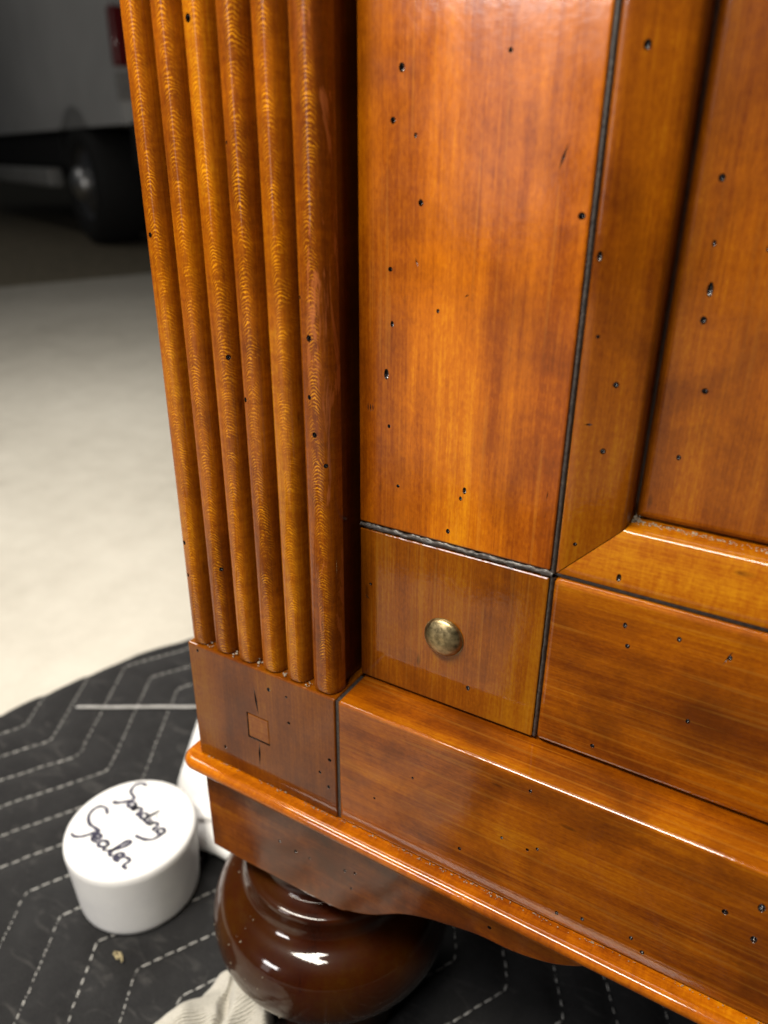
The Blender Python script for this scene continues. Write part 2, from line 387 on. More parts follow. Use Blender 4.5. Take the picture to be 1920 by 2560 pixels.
for k in range(6):
    cx = 0.0063 + PITCH * k
    HW = 0.0055
    if k == 5: cx += 0.0008; HW = 0.0064
    prof = []
    for i in range(21):
        t = -1 + 2 * i / 20; t = math.sin(t * math.pi / 2)
        prof.append((t * HW, reed_y(t * HW) - YB))
    
    bm = bmesh.new(); rows = []
    for z, s in ((0.2646, 0.90), (0.2650, 0.96), (0.2657, 0.985), *[(0.268 + (ZT - 0.272) * i / 150, 1.0) for i in range(151)]):
        rows.append([bm.verts.new((cx + x * (1 if s > 0.99 else 0.5 + s / 2), YB + y * s, z)) for x, y in prof] + [bm.verts.new((cx + HW, YB + 0.001, z)), bm.verts.new((cx - HW, YB + 0.001, z))])
    for A, B in zip(rows, rows[1:]):
        for i in range(len(A)): j = (i + 1) % len(A); bm.faces.new((A[i], A[j], B[j], B[i]))
    bm.faces.new(rows[0]); bm.faces.new(rows[-1])
    r = finish('reed', bm, MAT['wood_reed_worn' if k == 5 else 'wood_reed'], pil, smooth=True, origin=(cx, 0.001, 0.27), angle=50)
    cb = bmesh.new(); n = 0
    for x, z, kk, rad in REED:
        if kk == k:
            dx = max(-HW * 0.9, min(HW * 0.9, x - cx)); add_dimple(cb, (cx + dx, reed_y(dx) + rad * 0.25, z), rad, stretch=(0.85, 1.2, 1.0)); n += 1
    if n: cut(r, cb, 50)
    else: cb.free()
def crumbs(name, spots, mat, parent, rad=(0.00015, 0.0005)):
    bm = bmesh.new()
    for p in spots:
        r = random.uniform(*rad)
        bmesh.ops.create_icosphere(bm, subdivisions=1, radius=r, matrix=Matrix.Translation(p) @ Matrix.Rotation(random.random() * 3, 4, 'X') @ Matrix.Diagonal((random.uniform(0.6, 1.6), random.uniform(0.6, 1.4), random.uniform(0.4, 0.9), 1)))
    o = finish(name, bm, mat, parent); tag(o, kind='stuff'); return o
sp = []
for k in range(1, 6):
    bx = 0.0063 + PITCH * (k - 0.5)
    for i in range(int(9 * random.uniform(0.7, 1.4))): sp.append((bx + random.gauss(0, 0.0007), random.uniform(0.0012, 0.0055), 0.2646 + abs(random.gauss(0, 0.0005))))
crumbs('dust', sp, MAT['dust'], pil)
# return behind the last reed: the pilaster's flank towards the door
finish('flank', bm_box(0.0750, 0.0768, 0.0050, 0.0292, 0.2647, ZT - 0.006, 0.0004), MAT['wood_block'], pil)  # darker wood tone carries the shade of this unlit side

# corner block below the reeds
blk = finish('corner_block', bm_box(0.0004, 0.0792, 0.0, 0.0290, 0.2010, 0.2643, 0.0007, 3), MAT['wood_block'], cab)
cb = holes([(0.0454, 0.2559), (0.0547, 0.2558), (0.0553, 0.2424), (0.0169, 0.2117), (0.0759, 0.2319), (0.0707, 0.2227), (0.075, 0.2166), (0.006, 0.2615)], 0.0, 0.0007, 0.0010)
add_slit(cb, (0.0370, 0.2560), (0.0388, 0.2380), 0.0, 0.0007, 0.0012); add_slit(cb, (0.0380, 0.2255), (0.0372, 0.2090), 0.0, 0.0007, 0.0012)
cut(blk, cb)
cb = bm_box(0.0318, 0.0440, -0.001, 0.0012, 0.2245, 0.2385, 0.0); cut(blk, cb)
pg = finish('wood_plug', bm_box(0.0322, 0.0436, 0.0002, 0.0025, 0.22495, 0.2380, 0.0004), MAT['wood_plug'], blk)

# plinth rail under the door
pr = finish('plinth_rail', bm_box(0.0804, XR, 0.0002, 0.0290, 0.2009, 0.2641, 0.0012, 6), MAT['wood_h'], cab)
cut(pr, holes([(0.0977, 0.2219), (0.1617, 0.2587), (0.1667, 0.2334), (0.1631, 0.2310), (0.153, 0.2313), (0.2289, 0.242, 0.0012), (0.2381, 0.25, 0.0014), (0.2386, 0.2358, 0.0012),
               (0.1768, 0.2065), (0.2079, 0.2072), (0.1861, 0.2095), (0.2034, 0.2115), (0.115, 0.2415), (0.1365, 0.2160)], 0.0002))
finish('joint_line', bm_box(0.0788, 0.0808, 0.0008, 0.02, 0.2012, 0.2636), MAT['glaze'], pr)

# bead moulding, returning round the left corner
prof = [(-0.002, 0.2006), (0.0, 0.2006), (0.0040, 0.2007)]
for i in range(13):
    a = math.radians(100 - 190 * i / 12); prof.append((0.0047 + 0.0031 * math.cos(a), 0.1977 + 0.0031 * math.sin(a)))
prof += [(0.0, 0.1946), (-0.002, 0.1946)]
path = [(XR, 0.0, 0, -1)]
for i in range(40): path.append((XR - 0.02 - (XR - 0.02) * i / 40, 0.0, 0, -1))
for i in range(9):
    a = math.radians(90 * i / 8); path.append((0.0008 - 0.0006 * math.sin(a), 0.0006 - 0.0006 * math.cos(a), -math.sin(a), -math.cos(a)))
path += [(0.0002, 0.15, -1, 0), (0.0002, 0.44, -1, 0)]
bm = bmesh.new(); rows = []
for i, (x, y, nx, ny) in enumerate(path):
    rows.append([bm.verts.new((x + nx * o, y + ny * o, z + 0.00012 * noise.noise(Vector((x * 60, o * 300, y * 60))))) for o, z in prof])
for A, B in zip(rows, rows[1:]):
    for i in range(len(prof)): j = (i + 1) % len(prof); bm.faces.new((A[i], A[j], B[j], B[i]))
bm.faces.new(rows[0]); bm.faces.new(rows[-1])
bead = finish('bead_moulding', bm, MAT['wood_bead'], cab, smooth=True, angle=45)
sp = []
for i in range(420):
    x = random.uniform(0.005, 0.30); dens = 0.5 + 0.5 * noise.noise(Vector((x * 45, 3, 1))) + (0.25 if 0.06 < x < 0.17 else -0.1)
    if random.random() < dens: sp.append((x, -abs(random.gauss(0, 0.0006)), 0.2009 + abs(random.gauss(0, 0.00025))))
crumbs('dust', sp, MAT['dust'], bead, (0.00012, 0.00034))

# scalloped apron
ap = [(0.0008, 0.1393), (0.0189, 0.1392), (0.0725, 0.1412), (0.0837, 0.1441), (0.0967, 0.1502), (0.111, 0.1605), (0.1227, 0.1659), (0.1322, 0.1687),
      (0.1471, 0.1723), (0.1615, 0.1732), (0.175, 0.1765), (0.1841, 0.181), (0.1898, 0.1851)]
ap = [ap[0]] + spline(ap[1:], 5)
mir = [(XR - x, z) for x, z in ap[::-1]]
apo = finish('apron', bm_prism([(0.0008, 0.1945)] + ap + [(0.21, 0.1880), (XR - 0.21, 0.1880)] + mir + [(XR - 0.0008, 0.1945)], 0.0006, 0.020), MAT['wood_apron'], cab)
bmn = bmesh.new(); bmn.from_mesh(apo.data)
bmesh.ops.bevel(bmn, geom=[e for e in bmn.edges if abs(e.verts[0].co.y - e.verts[1].co.y) < 1e-5], offset=0.0008, segments=2, profile=0.5, affect='EDGES'); bmn.to_mesh(apo.data); bmn.free()
cut(apo, holes([(0.0452, 0.1669), (0.0545, 0.1655, 0.0010), (0.0624, 0.1659), (0.082, 0.1698), (0.0874, 0.1715), (0.0853, 0.1605), (0.1515, 0.1804)], 0.0006))
finish('side_apron', bm_box(0.0010, 0.0190, 0.0205, 0.44, 0.1420, 0.1945, 0.0008), MAT['wood_apron'], cab)

# turned foot
fp = [(0.0, 0.150), (0.036, 0.150), (0.036, 0.1262), (0.0372, 0.1254), (0.0425, 0.1250), (0.0450, 0.1240), (0.0457, 0.1220), (0.0455, 0.1150), (0.0457, 0.1090), (0.0470, 0.1045), (0.0500, 0.1010)]
fp[-4:] = [(0.0455, 0.1150), (0.0454, 0.1080), (0.0460, 0.1045), (0.0485, 0.1015)]
fp[-4:] = [(0.0456, 0.1190), (0.0457, 0.1150), (0.0467, 0.1112), (0.0498, 0.1080)]
fp += [(0.0545, 0.1054), (0.0590, 0.1018), (0.0626, 0.0962), (0.0647, 0.0888), (0.0651, 0.0808), (0.0635, 0.0730), (0.0592, 0.0664), (0.0538, 0.0616), (0.0480, 0.0580), (0.0440, 0.0550), (0.0415, 0.0490), (0.0402, 0.0300), (0.0395, 0.0105), (0.0, 0.0105)]
fp2 = fp[:4] + spline(fp[4:-3], 5) + fp[-3:]
foot = finish('bun_foot', bm_lathe(fp2, 96, (0.045, 0.042)), MAT['wood_foot'], cab, smooth=True, origin=(0.045, 0.042, 0.012), angle=60)
foot2 = bpy.data.objects.new('bun_foot', foot.data); col.objects.link(foot2); foot2.location = (XR - 0.045, 0.042, 0.012); put(foot2, cab)
foot3 = bpy.data.objects.new('bun_foot', foot.data); col.objects.link(foot3); foot3.location = (0.045, 0.395, 0.012); put(foot3, cab)
sp = []
for i in range(26):
    a = math.radians(random.uniform(190, 300)); t = random.choice(fp[9:20]); sp.append((0.045 + (t[0] + 0.00005) * math.cos(a), 0.042 + (t[0] + 0.00005) * math.sin(a), t[1]))
crumbs('dust', sp, MAT['dust'], foot, (0.0002, 0.0005))

# door: stile, corner block, rail, mitred mouldings, sunk panel
door = finish('door', bm_box(0.0798, XR - 0.08, 0.0385, 0.0420, 0.2660, ZT - 0.03), MAT['carcass'], cab)
YD = 0.019
stile = finish('stile', bm_box(0.0796, 0.1543, YD, 0.034, 0.3360, ZT - 0.03, 0.0007, 2), MAT['wood_v'], door)
cb = holes([(0.0949, 0.4837, 0.0011), (0.0922, 0.4702, 0.0010), (0.0999, 0.4662, 0.0006), (0.1022, 0.4479, 0.0010), (0.152, 0.4461, 0.0011), (0.0918, 0.4279, 0.0009), (0.0927, 0.4107, 0.0008),
            (0.0907, 0.3937, 0.0010, 2.0), (0.0919, 0.3754), (0.0959, 0.3537, 0.0007), (0.1163, 0.3409, 0.0008), (0.1218, 0.3577, 0.0009, 1.5), (0.1205, 0.3545, 0.0007), (0.1093, 0.4165, 0.0006), (0.128, 0.4863, 0.0007)], YD)
add_slit(cb, (0.1466, 0.4650), (0.1440, 0.4565), YD, 0.0005, 0.0008); add_slit(cb, (0.1005, 0.4325), (0.1020, 0.4290), YD, 0.0003); add_slit(cb, (0.1180, 0.4215), (0.1200, 0.4225), YD, 0.0003)
for i in range(3): add_slit(cb, (0.0835 + 0.0010 * i, 0.3790), (0.0833 + 0.0010 * i, 0.3830), YD, 0.0003)
add_slit(cb, (0.1505, 0.3600), (0.1508, 0.3650), YD, 0.0002)
cut(stile, cb)
dblk = finish('door_corner_block', bm_box(0.0796, 0.1543, YD + 0.0002, 0.034, 0.2655, 0.3332, 0.0006, 2), MAT['wood_vd'], door)
cb = holes([(0.0843, 0.3097, 0.0007), (0.1277, 0.2771, 0.0009)], YD + 0.0002); add_slit(cb, (0.0815, 0.3045), (0.0840, 0.3025), YD + 0.0002, 0.0003); cut(dblk, cb)
rail = finish('bottom_rail', bm_box(0.1559, XR - 0.16, YD + 0.0001, 0.034, 0.2655, 0.3334, 0.0018, 4), MAT['wood_h'], door)
cb = holes([(0.1808, 0.3236), (0.1976, 0.3241), (0.1826, 0.3162), (0.2127, 0.3227), (0.2050, 0.2950), (0.1765, 0.2715)], YD + 0.0001)
add_slit(cb, (0.2136, 0.3265), (0.2108, 0.3185), YD + 0.0001, 0.0003); cut(rail, cb)
# left moulding (bevel falling towards the panel), mitred with the bottom one
XO, XI, ZO, ZI = 0.1559, 0.1752, 0.3352, 0.3538
Y1, Y2, YP = YD + 0.0006, 0.0252, 0.0340
def mould(name, mat, fn, L):
    """section (d, y): d from the outer edge inwards; fn maps d and which end to x, z"""
    sec = [(0.0, 0.0372), (0.0, Y1 + 0.0010), (0.0003, Y1 + 0.0003), (0.0010, Y1)]
    for i in range(1, 7):
        t = i / 7; sec.append((0.0010 + t * 0.0160, Y1 + (Y2 - Y1) * (t ** 1.15) * 0.86))
    sec += [(0.0178, Y2 - 0.0006), (0.0188, Y2 + 0.0002), (0.0191, Y2 + 0.0014), (0.0191, 0.0372)]
    bm = bmesh.new(); rows = []
    for e in range(L + 1): rows.append([bm.verts.new((fn(d, e / L)[0], y, fn(d, e / L)[1])) for d, y in sec])
    for A, B in zip(rows, rows[1:]):
        for i in range(len(sec)): j = (i + 1) % len(sec); bm.faces.new((A[i], A[j], B[j], B[i]))
    bm.faces.new(rows[0]); bm.faces.new(rows[-1])
    return finish(name, bm, mat, door, smooth=True, angle=40)
TOPZ = ZT - 0.05
lm = mould('panel_moulding', MAT['wood_mould_v'], lambda d, e: (XO + d, (ZO + d + 0.0001) * (1 - e) + TOPZ * e), 160)
bmo = mould('panel_moulding', MAT['wood_mould'], lambda d, e: ((XO + d + 0.0003) * (1 - e) + (XR - 0.17) * e, ZO + d), 160)
def my(d): return Y1 + (Y2 - Y1) * (max(0, (d - 0.001) / 0.016) ** 1.15) * 0.86
cb = bmesh.new()
for x, z, r, s in [(0.1631, 0.4859, 0.0010, 1.3), (0.1666, 0.4003, 0.0009, 1.1), (0.1655, 0.3795, 0.0009, 1.1), (0.1601, 0.414, 0.0006, 1.0), (0.161, 0.3471, 0.0007, 1.0), (0.1580, 0.4359, 0.0008, 1.8)]:
    add_dimple(cb, (x, my(x - XO) + r * 0.2, z), r, stretch=(1, 1.2, s))
add_slit(cb, (0.1590, 0.3875), (0.1625, 0.3877), my(0.004), 0.0005, 0.0008)
cut(lm, cb, 40)
cb = bmesh.new(); add_dimple(cb, (0.1763, my(0.004) + 0.0002, 0.3392), 0.0009, stretch=(0.9, 1, 1.6)); cut(bmo, cb, 40)
PX, PZ = XI + 0.0006, ZI + 0.0012
bm = bmesh.new()
ring = lambda i, y: [bm.verts.new(p) for p in ((PX + i, y, PZ + i), (XR - 0.178 - i, y, PZ + i), (XR - 0.178 - i, y, TOPZ - 0.008 - i), (PX + i, y, TOPZ - 0.008 - i))]
L = [ring(0, 0.0382), ring(0, 0.0362)] + [ring(0.0030 * (1 - math.cos(a)), 0.0362 - 0.0024 * math.sin(a)) for a in (0.4, 0.8, 1.2, 1.57)]
for A, B in zip(L, L[1:]):
    for i in range(4): j = (i + 1) % 4; bm.faces.new((A[i], A[j], B[j], B[i]))
bm.faces.new(L[0]); bm.faces.new(L[-1])
pan = finish('sunk_panel', bm, MAT['wood_panel'], door)
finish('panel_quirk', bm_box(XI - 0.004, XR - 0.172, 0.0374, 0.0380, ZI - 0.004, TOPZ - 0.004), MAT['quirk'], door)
cb = holes([(0.1839, 0.456, 0.0010), (0.186, 0.4276, 0.0010, 2.2), (0.1857, 0.4191, 0.0011), (0.1896, 0.3991, 0.0010), (0.1857, 0.3777, 0.0008), (0.1849, 0.4397, 0.0006, 1.6), (0.1985, 0.4390, 0.0006)], YP - 0.0002)
cut(pan, cb)
# dark glazed grooves
def groove(name, pts, width, jag, y, seed):
    """irregular black filling along pts (x, z)"""
    bm = bmesh.new(); rows = []
    n = 90; rng = random.Random(seed)
    for i in range(n + 1):
        t = i / n; x = pts[0][0] * (1 - t) + pts[1][0] * t; z = pts[0][1] * (1 - t) + pts[1][1] * t
        d = Vector((pts[1][0] - pts[0][0], 0, pts[1][1] - pts[0][1])).normalized(); nn = Vector((-d.z, 0, d.x))
        row = []
        for s in (-1, -0.6, -0.2, 0.2, 0.6, 1):
            wv = width * (1 + jag * (noise.noise(Vector((t * 34 + seed, s * 0.7, 0))) + 0.6 * noise.noise(Vector((t * 120 + seed, s, 5)))))
            off = nn * (s * wv)
            yy = y + (0.0012 if abs(s) == 1 else 0.0) - 0.0005 * (1 - abs(s)) + jag * 0.0005 * noise.noise(Vector((t * 47 + 9 * noise.noise(Vector((t * 11, 0, seed))), s * 2.5, seed)))
            row.append(bm.verts.new((x + off.x, yy, z + off.z)))
        rows.append(row)
    for A, B in zip(rows, rows[1:]):
        for i in range(5): bm.faces.new((A[i], A[i + 1], B[i + 1], B[i]))
    return finish(name, bm, MAT['glaze'], door, smooth=True)
groove('groove_line', [(0.1551, 0.3350), (0.1551, ZT - 0.04)], 0.00090, 0.25, YD + 0.0008, 3)
groove('groove_line', [(0.1551, 0.2660), (0.1551, 0.3336)], 0.00090, 0.30, YD + 0.0008, 11)
groove('groove_line', [(0.0797, 0.3346), (0.1552, 0.3346)], 0.00128, 0.95, YD + 0.0002, 23)
groove('groove_line', [(0.1560, 0.33425), (0.60, 0.33425)], 0.00100, 0.10, YD + 0.0022, 31)
# dust lying on the lower edge of the panel
sp = []
for i in range(700):
    x = 0.1755 + abs(random.gauss(0, 0.03)); sp.append((x, 0.0335 - abs(random.gauss(0, 0.0012)), ZI + 0.0001 + abs(random.gauss(0, 0.00025))))
for i in range(120): sp.append((0.1757 + abs(random.gauss(0, 0.0012)), 0.0335 - abs(random.gauss(0, 0.001)), ZI + abs(random.gauss(0, 0.0012))))
crumbs('dust', sp, MAT['dust'], bmo, (0.00012, 0.00036))
# brass nail head
np_ = [(0.0, 0.0030)]
for i in range(1, 12):
    a = i / 11; r = 0.0079 * math.sin(a * math.pi / 2); np_.append((r, 0.0032 * math.cos(a * math.pi / 2) ** 0.9 + 0.0002))
np_ += [(0.0081, 0.0002), (0.0081, -0.0008), (0.0, -0.0008)]
bm = bm_lathe(np_, 48)
for v in bm.verts:
    x, y, z = v.co; v.co = Vector((0.1167 + x, YD - z, 0.2965 + y))
nail = finish('brass_nail', bm, MAT['brass'], door, smooth=True, origin=(0.1167, YD, 0.2965), angle=50)
nail['label'] = 'domed antique brass nail head'

# ================================================================== things on the floor
# moving blanket
EDGE = [(-0.80, -0.37), (-0.60, -0.372), (-0.30, -0.374), (-0.10, -0.368), (0.0, -0.361), (0.092, -0.351), (0.112, -0.346), (0.160, -0.334), (0.217, -0.316), (0.265, -0.291), (0.31, -0.255), (0.36, -0.19), (0.40, -0.09), (0.43, 0.05), (0.45, 0.20)]
def edge_x(y):
    for (a, xa), (b, xb) in zip(EDGE, EDGE[1:]):
        if a <= y <= b: t = (y - a) / (b - a); t = t * t * (3 - 2 * t) * 0.3 + t * 0.7; return xa + (xb - xa) * t
    return EDGE[-1][1]
SP = 0.0346
def zig(y):
    """x offset of the chevron quilting at y"""
    p = ((y - 0.093) % 0.212) / 0.212
    return -0.0625 * (1 - abs(2 * p - 1)) if True else 0
def bl_h(x, y):
    u = (x - zig(y) + 0.279) / SP; d = abs(u - round(u)) * SP * 0.86
    h = 0.0085 + 0.0032 * (1 - math.exp(-d / 0.005)) + 0.0018 * noise.noise(Vector((x * 9, y * 9, 0))) + 0.0007 * noise.noise(Vector((x * 40, y * 40, 4)))
    return h
def bl_z(x, y):
    t = (x - edge_x(y)) / 0.012
    f = 1.0 if t >= 1 else math.sqrt(max(0.0, 1 - (1 - max(t, 0)) ** 2))
    return 0.0006 + (bl_h(x, y) - 0.0006) * f
bm = bmesh.new(); rows = []
NY, NX = 330, 300
for j in range(NY + 1):
    y = -0.75 + 1.19 * j / NY; xe = edge_x(y); row = []
    for i in range(NX + 1):
        t = i / NX; x = xe + (0.92 - xe) * (t ** 1.15); row.append(bm.verts.new((x, y, bl_z(x, y))))
    rows.append(row)
for A, B in zip(rows, rows[1:]):
    for i in range(NX): bm.faces.new((A[i], A[i + 1], B[i + 1], B[i]))
blan = tag(finish('moving_blanket', bm, MAT['blanket'], smooth=True), 'charcoal quilted moving blanket with chevron stitching spread under the cabinet', 'blanket')
# each stitch a small thread loop lying along the chevrons
bm = bmesh.new()
def stitch(p, q):
    p = Vector(p); q = Vector(q); d = q - p; L = d.length; d.normalize(); s = d.cross(Vector((0, 0, 1))).normalized(); u = s.cross(d)
    prev = None; first = bm.verts.new(p)
    for t, r in ((0.16, 0.8), (0.5, 1.0), (0.84, 0.8)):
        c = p + d * L * t + u * 0.0004; rr = 0.00060 * r
        ring = [bm.verts.new(c + s * rr * math.cos(a) + u * rr * math.sin(a)) for a in (0, 1.257, 2.513, 3.77, 5.027)]
        if prev is None:
            for i in range(5): bm.faces.new((first, ring[i], ring[(i + 1) % 5]))
        else:
            for i in range(5): bm.faces.new((prev[i], prev[(i + 1) % 5], ring[(i + 1) % 5], ring[i]))
        prev = ring
    e = bm.verts.new(q)
    for i in range(5): bm.faces.new((prev[i], e, prev[(i + 1) % 5]))
for k in range(-3, 36):
    y = -0.73 + random.uniform(0, 0.003)
    while y < 0.40:
        dy = 0.0064; x0 = -0.279 + SP * k + zig(y); x1 = -0.279 + SP * k + zig(y + dy * 0.95)
        if x0 > edge_x(y) + 0.004 and not (x0 > 0.89):
            j = random.gauss(0, 0.0002); stitch((x0 + j, y, bl_z(x0, y) + 0.0002), (x1 + j, y + dy * 0.95, bl_z(x1, y + dy * 0.95) + 0.0002))
        y += dy
tag(finish('stitching', bm, MAT['stitch'], blan, smooth=True), kind='stuff')
# loose thread on the blanket
def tube(name, pts, r, mat, flat=1.0, seg=6, parent=None, taper=True):
    bm = bmesh.new(); prev = None; n = len(pts)
    for i, p in enumerate(pts):
        p = Vector(p); d = (Vector(pts[min(i + 1, n - 1)]) - Vector(pts[max(i - 1, 0)])).normalized()
        s = d.cross(Vector((0, 0, 1))).normalized(); u = s.cross(d)
        rr = r * (0.55 if taper and i in (0, n - 1) else 1.0)
        ring = [bm.verts.new(p + s * rr * math.cos(2 * math.pi * k / seg) + u * rr * flat * math.sin(2 * math.pi * k / seg)) for k in range(seg)]
        if prev:
            for k in range(seg): bm.faces.new((prev[k], prev[(k + 1) % seg], ring[(k + 1) % seg], ring[k]))
        else: bm.faces.new(ring)
        prev = ring
    bm.faces.new(prev)
    return finish(name, bm, mat, parent, smooth=True)
pts = []
for i in range(60):
    t = i / 59; x = -0.293 + 0.110 * t; y = 0.130 + 0.0672 * t; pts.append((x, y, 0.0128 + 0.0004 * noise.noise(Vector((t * 6, 0, 0)))))
tag(tube('thread_strip', pts, 0.0016, MAT['thread'], 0.5), 'straight pale strip of thread lying across the blanket stitching', 'thread')
pts = [(-0.0735 + 0.0010 * math.cos(i * 0.9) * (1 + 0.1 * i) - 0.0004 * i, -0.0165 + 0.0012 * math.sin(i * 1.1) + 0.0002 * i, 0.0135 + 0.0009 * (i % 3)) for i in range(14)]
tag(tube('lint_tuft', spline(pts, 4), 0.00055, MAT['lint']), 'tiny cream tuft of lint at a bend of the stitching', 'lint')

# jar with handwriting on its lid
jar = tag(empty('plastic_jar', (-0.105, 0.030, 0.0105)), 'squat white plastic jar with sanding sealer handwritten on top', 'jar')
jp = [(0.0, 0.0), (0.034, 0.0), (0.0368, 0.0010), (0.0385, 0.0040), (0.0392, 0.009), (0.0405, 0.030), (0.0416, 0.046), (0.0419, 0.0505), (0.0414, 0.0534), (0.0402, 0.0549), (0.0385, 0.0556), (0.0365, 0.0557), (0.030, 0.0557), (0.0, 0.0557)]
jp = [jp[0]] + spline(jp[1:-1], 4) + [jp[-1]]
finish('body', bm_lathe([(r, z + 0.0105) for r, z in jp], 96, (-0.105, 0.030)), MAT['plastic'], jar, smooth=True, angle=70)
def script(glyphs, origin, e1, e2, sx, sy):
    out = []
    for g in glyphs: out.append([(origin[0] + e1[0] * u * sx + e2[0] * v * sy, origin[1] + e1[1] * u * sx + e2[1] * v * sy) for u, v in g])
    return out
def sh(g, d): return [(u + d, v) for u, v in g]
G_A = [(3.2, 3.2), (1.5, 3.8), (0, 2), (1, 0), (2.8, 1.5), (3.2, 3.6), (3.2, 0.8), (4.4, 0.2)]
G_N = [(0, 3.6), (0.2, 0), (0.3, 2.4), (1.8, 3.8), (3.0, 2.8), (3.0, 0.2), (4.2, 0.4)]
G_D = [(3.0, 3), (1.2, 3.8), (0, 2), (1, 0.2), (2.8, 1.2), (4.0, 9.5), (3.4, 3), (3.8, 0.2), (4.8, 0.6)]
G_I = [(0, 3.4), (0.2, 0.3), (1.2, 0.5)]
G_G = [(2.8, 3.2), (1.2, 3.8), (0, 2), (1.0, 0.2), (2.8, 1.4), (3.2, 3.6), (2.8, -3), (0.8, -6.0), (-2.0, -7.5), (-4.4, -8.2)]
G_E = [(0, 1.6), (2.4, 2.4), (2, 4), (0.6, 3.8), (0, 2), (1, 0.2), (3, 0.8)]
G_L = [(0, 0.5), (2.6, 6), (3.2, 10), (1.8, 9.6), (1.2, 4), (1.6, 0.4), (3, 0.6)]
G_R = [(0, 3.4), (0.8, 4.2), (2.2, 3.8), (2, 1), (2.6, 0.2), (4, 0.5)]
INK = [[(-0.1216, 0.0598), (-0.1261, 0.0597), (-0.1291, 0.0559), (-0.1273, 0.0505), (-0.1238, 0.0488), (-0.1207, 0.0476), (-0.1208, 0.045), (-0.1244, 0.041), (-0.1282, 0.0381), (-0.1308, 0.0384)],
       [(-0.1252, 0.0284), (-0.1297, 0.0315), (-0.1346, 0.0306), (-0.1362, 0.026), (-0.1341, 0.0207), (-0.1286, 0.017), (-0.1235, 0.0166), (-0.1188, 0.016), (-0.121, 0.013), (-0.1237, 0.0086), (-0.1285, 0.0052), (-0.1329, 0.0059)]]
INK += script([G_A, sh(G_N, 4.6), sh(G_D, 9.2), sh(G_I, 14.6), [(15.0, 5.8), (15.4, 6.4)], sh(G_N, 16.4), sh(G_G, 21.2)], (-0.1205, 0.0405), (0.984, -0.18), (0.18, 0.984), 0.00158, 0.00125)
INK += script([G_E, sh(G_A, 3.6), sh(G_L, 8.4), sh(G_E, 11.8), sh(G_R, 15.0)], (-0.1190, 0.0090), (0.992, -0.12), (0.12, 0.992), 0.00200, 0.00140)
bm = bmesh.new()
for s in INK:
    P = spline([(x, y) for x, y in s], 4); prev = None
    for i, p in enumerate(P):
        a = P[max(i - 1, 0)]; b = P[min(i + 1, len(P) - 1)]; d = Vector((b[0] - a[0], b[1] - a[1], 0))
        d = d.normalized() if d.length > 1e-9 else Vector((1, 0, 0)); nn = Vector((-d.y, d.x, 0)); wd = 0.00118 + 0.00050 * noise.noise(Vector((p[0] * 300, p[1] * 300, 0)))
        L = [bm.verts.new((p[0] + nn.x * wd, p[1] + nn.y * wd, 0.06638)), bm.verts.new((p[0] - nn.x * wd, p[1] - nn.y * wd, 0.06638))]
        if prev: bm.faces.new((prev[0], prev[1], L[1], L[0]))
        prev = L
finish('handwriting', bm, MAT['ink'], jar)

# white squeeze bottle lying behind the jar, its nozzle towards the foot
bt = [(0.0, 0.0), (0.0105, 0.0), (0.0120, 0.002), (0.0125, 0.008), (0.0150, 0.014), (0.0225, 0.022), (0.0280, 0.031), (0.0300, 0.044), (0.0300, 0.120), (0.0285, 0.128), (0.022, 0.131), (0.0, 0.131)]
bt = [bt[0], bt[1]] + spline(bt[2:-1], 4) + [bt[-1]]
bm = bm_lathe(bt, 64)
tip = Vector((-0.0840, 0.0740, 0.0330)); dr = Vector((-0.48, 0.87, 0.075)).normalized()
bmesh.ops.transform(bm, matrix=Matrix.Translation(tip) @ dr.to_track_quat('Z', 'Y').to_matrix().to_4x4(), verts=bm.verts[:])
bot = tag(empty('squeeze_bottle', (-0.11, 0.12, 0.0125)), 'white plastic bottle with side spout lying behind the jar by the turned foot', 'bottle')
finish('body', bm, MAT['plastic'], bot, smooth=True, angle=60)
sp_ = spline([(0.0135, -0.010), (0.0135, 0.0), (0.0125, 0.008), (0.0085, 0.020), (0.0052, 0.036), (0.0042, 0.046)], 5)
bm = bm_lathe([(0.0, sp_[0][1])] + sp_ + [(0.0036, 0.0468), (0.0, 0.0468)], 32)
bmesh.ops.transform(bm, matrix=Matrix.Translation((-0.0900, 0.0775, 0.0290)) @ Vector((0.97, -0.20, -0.04)).to_track_quat('Z', 'Y').to_matrix().to_4x4(), verts=bm.verts[:])
finish('spout', bm, MAT['plastic'], bot, smooth=True, angle=60)

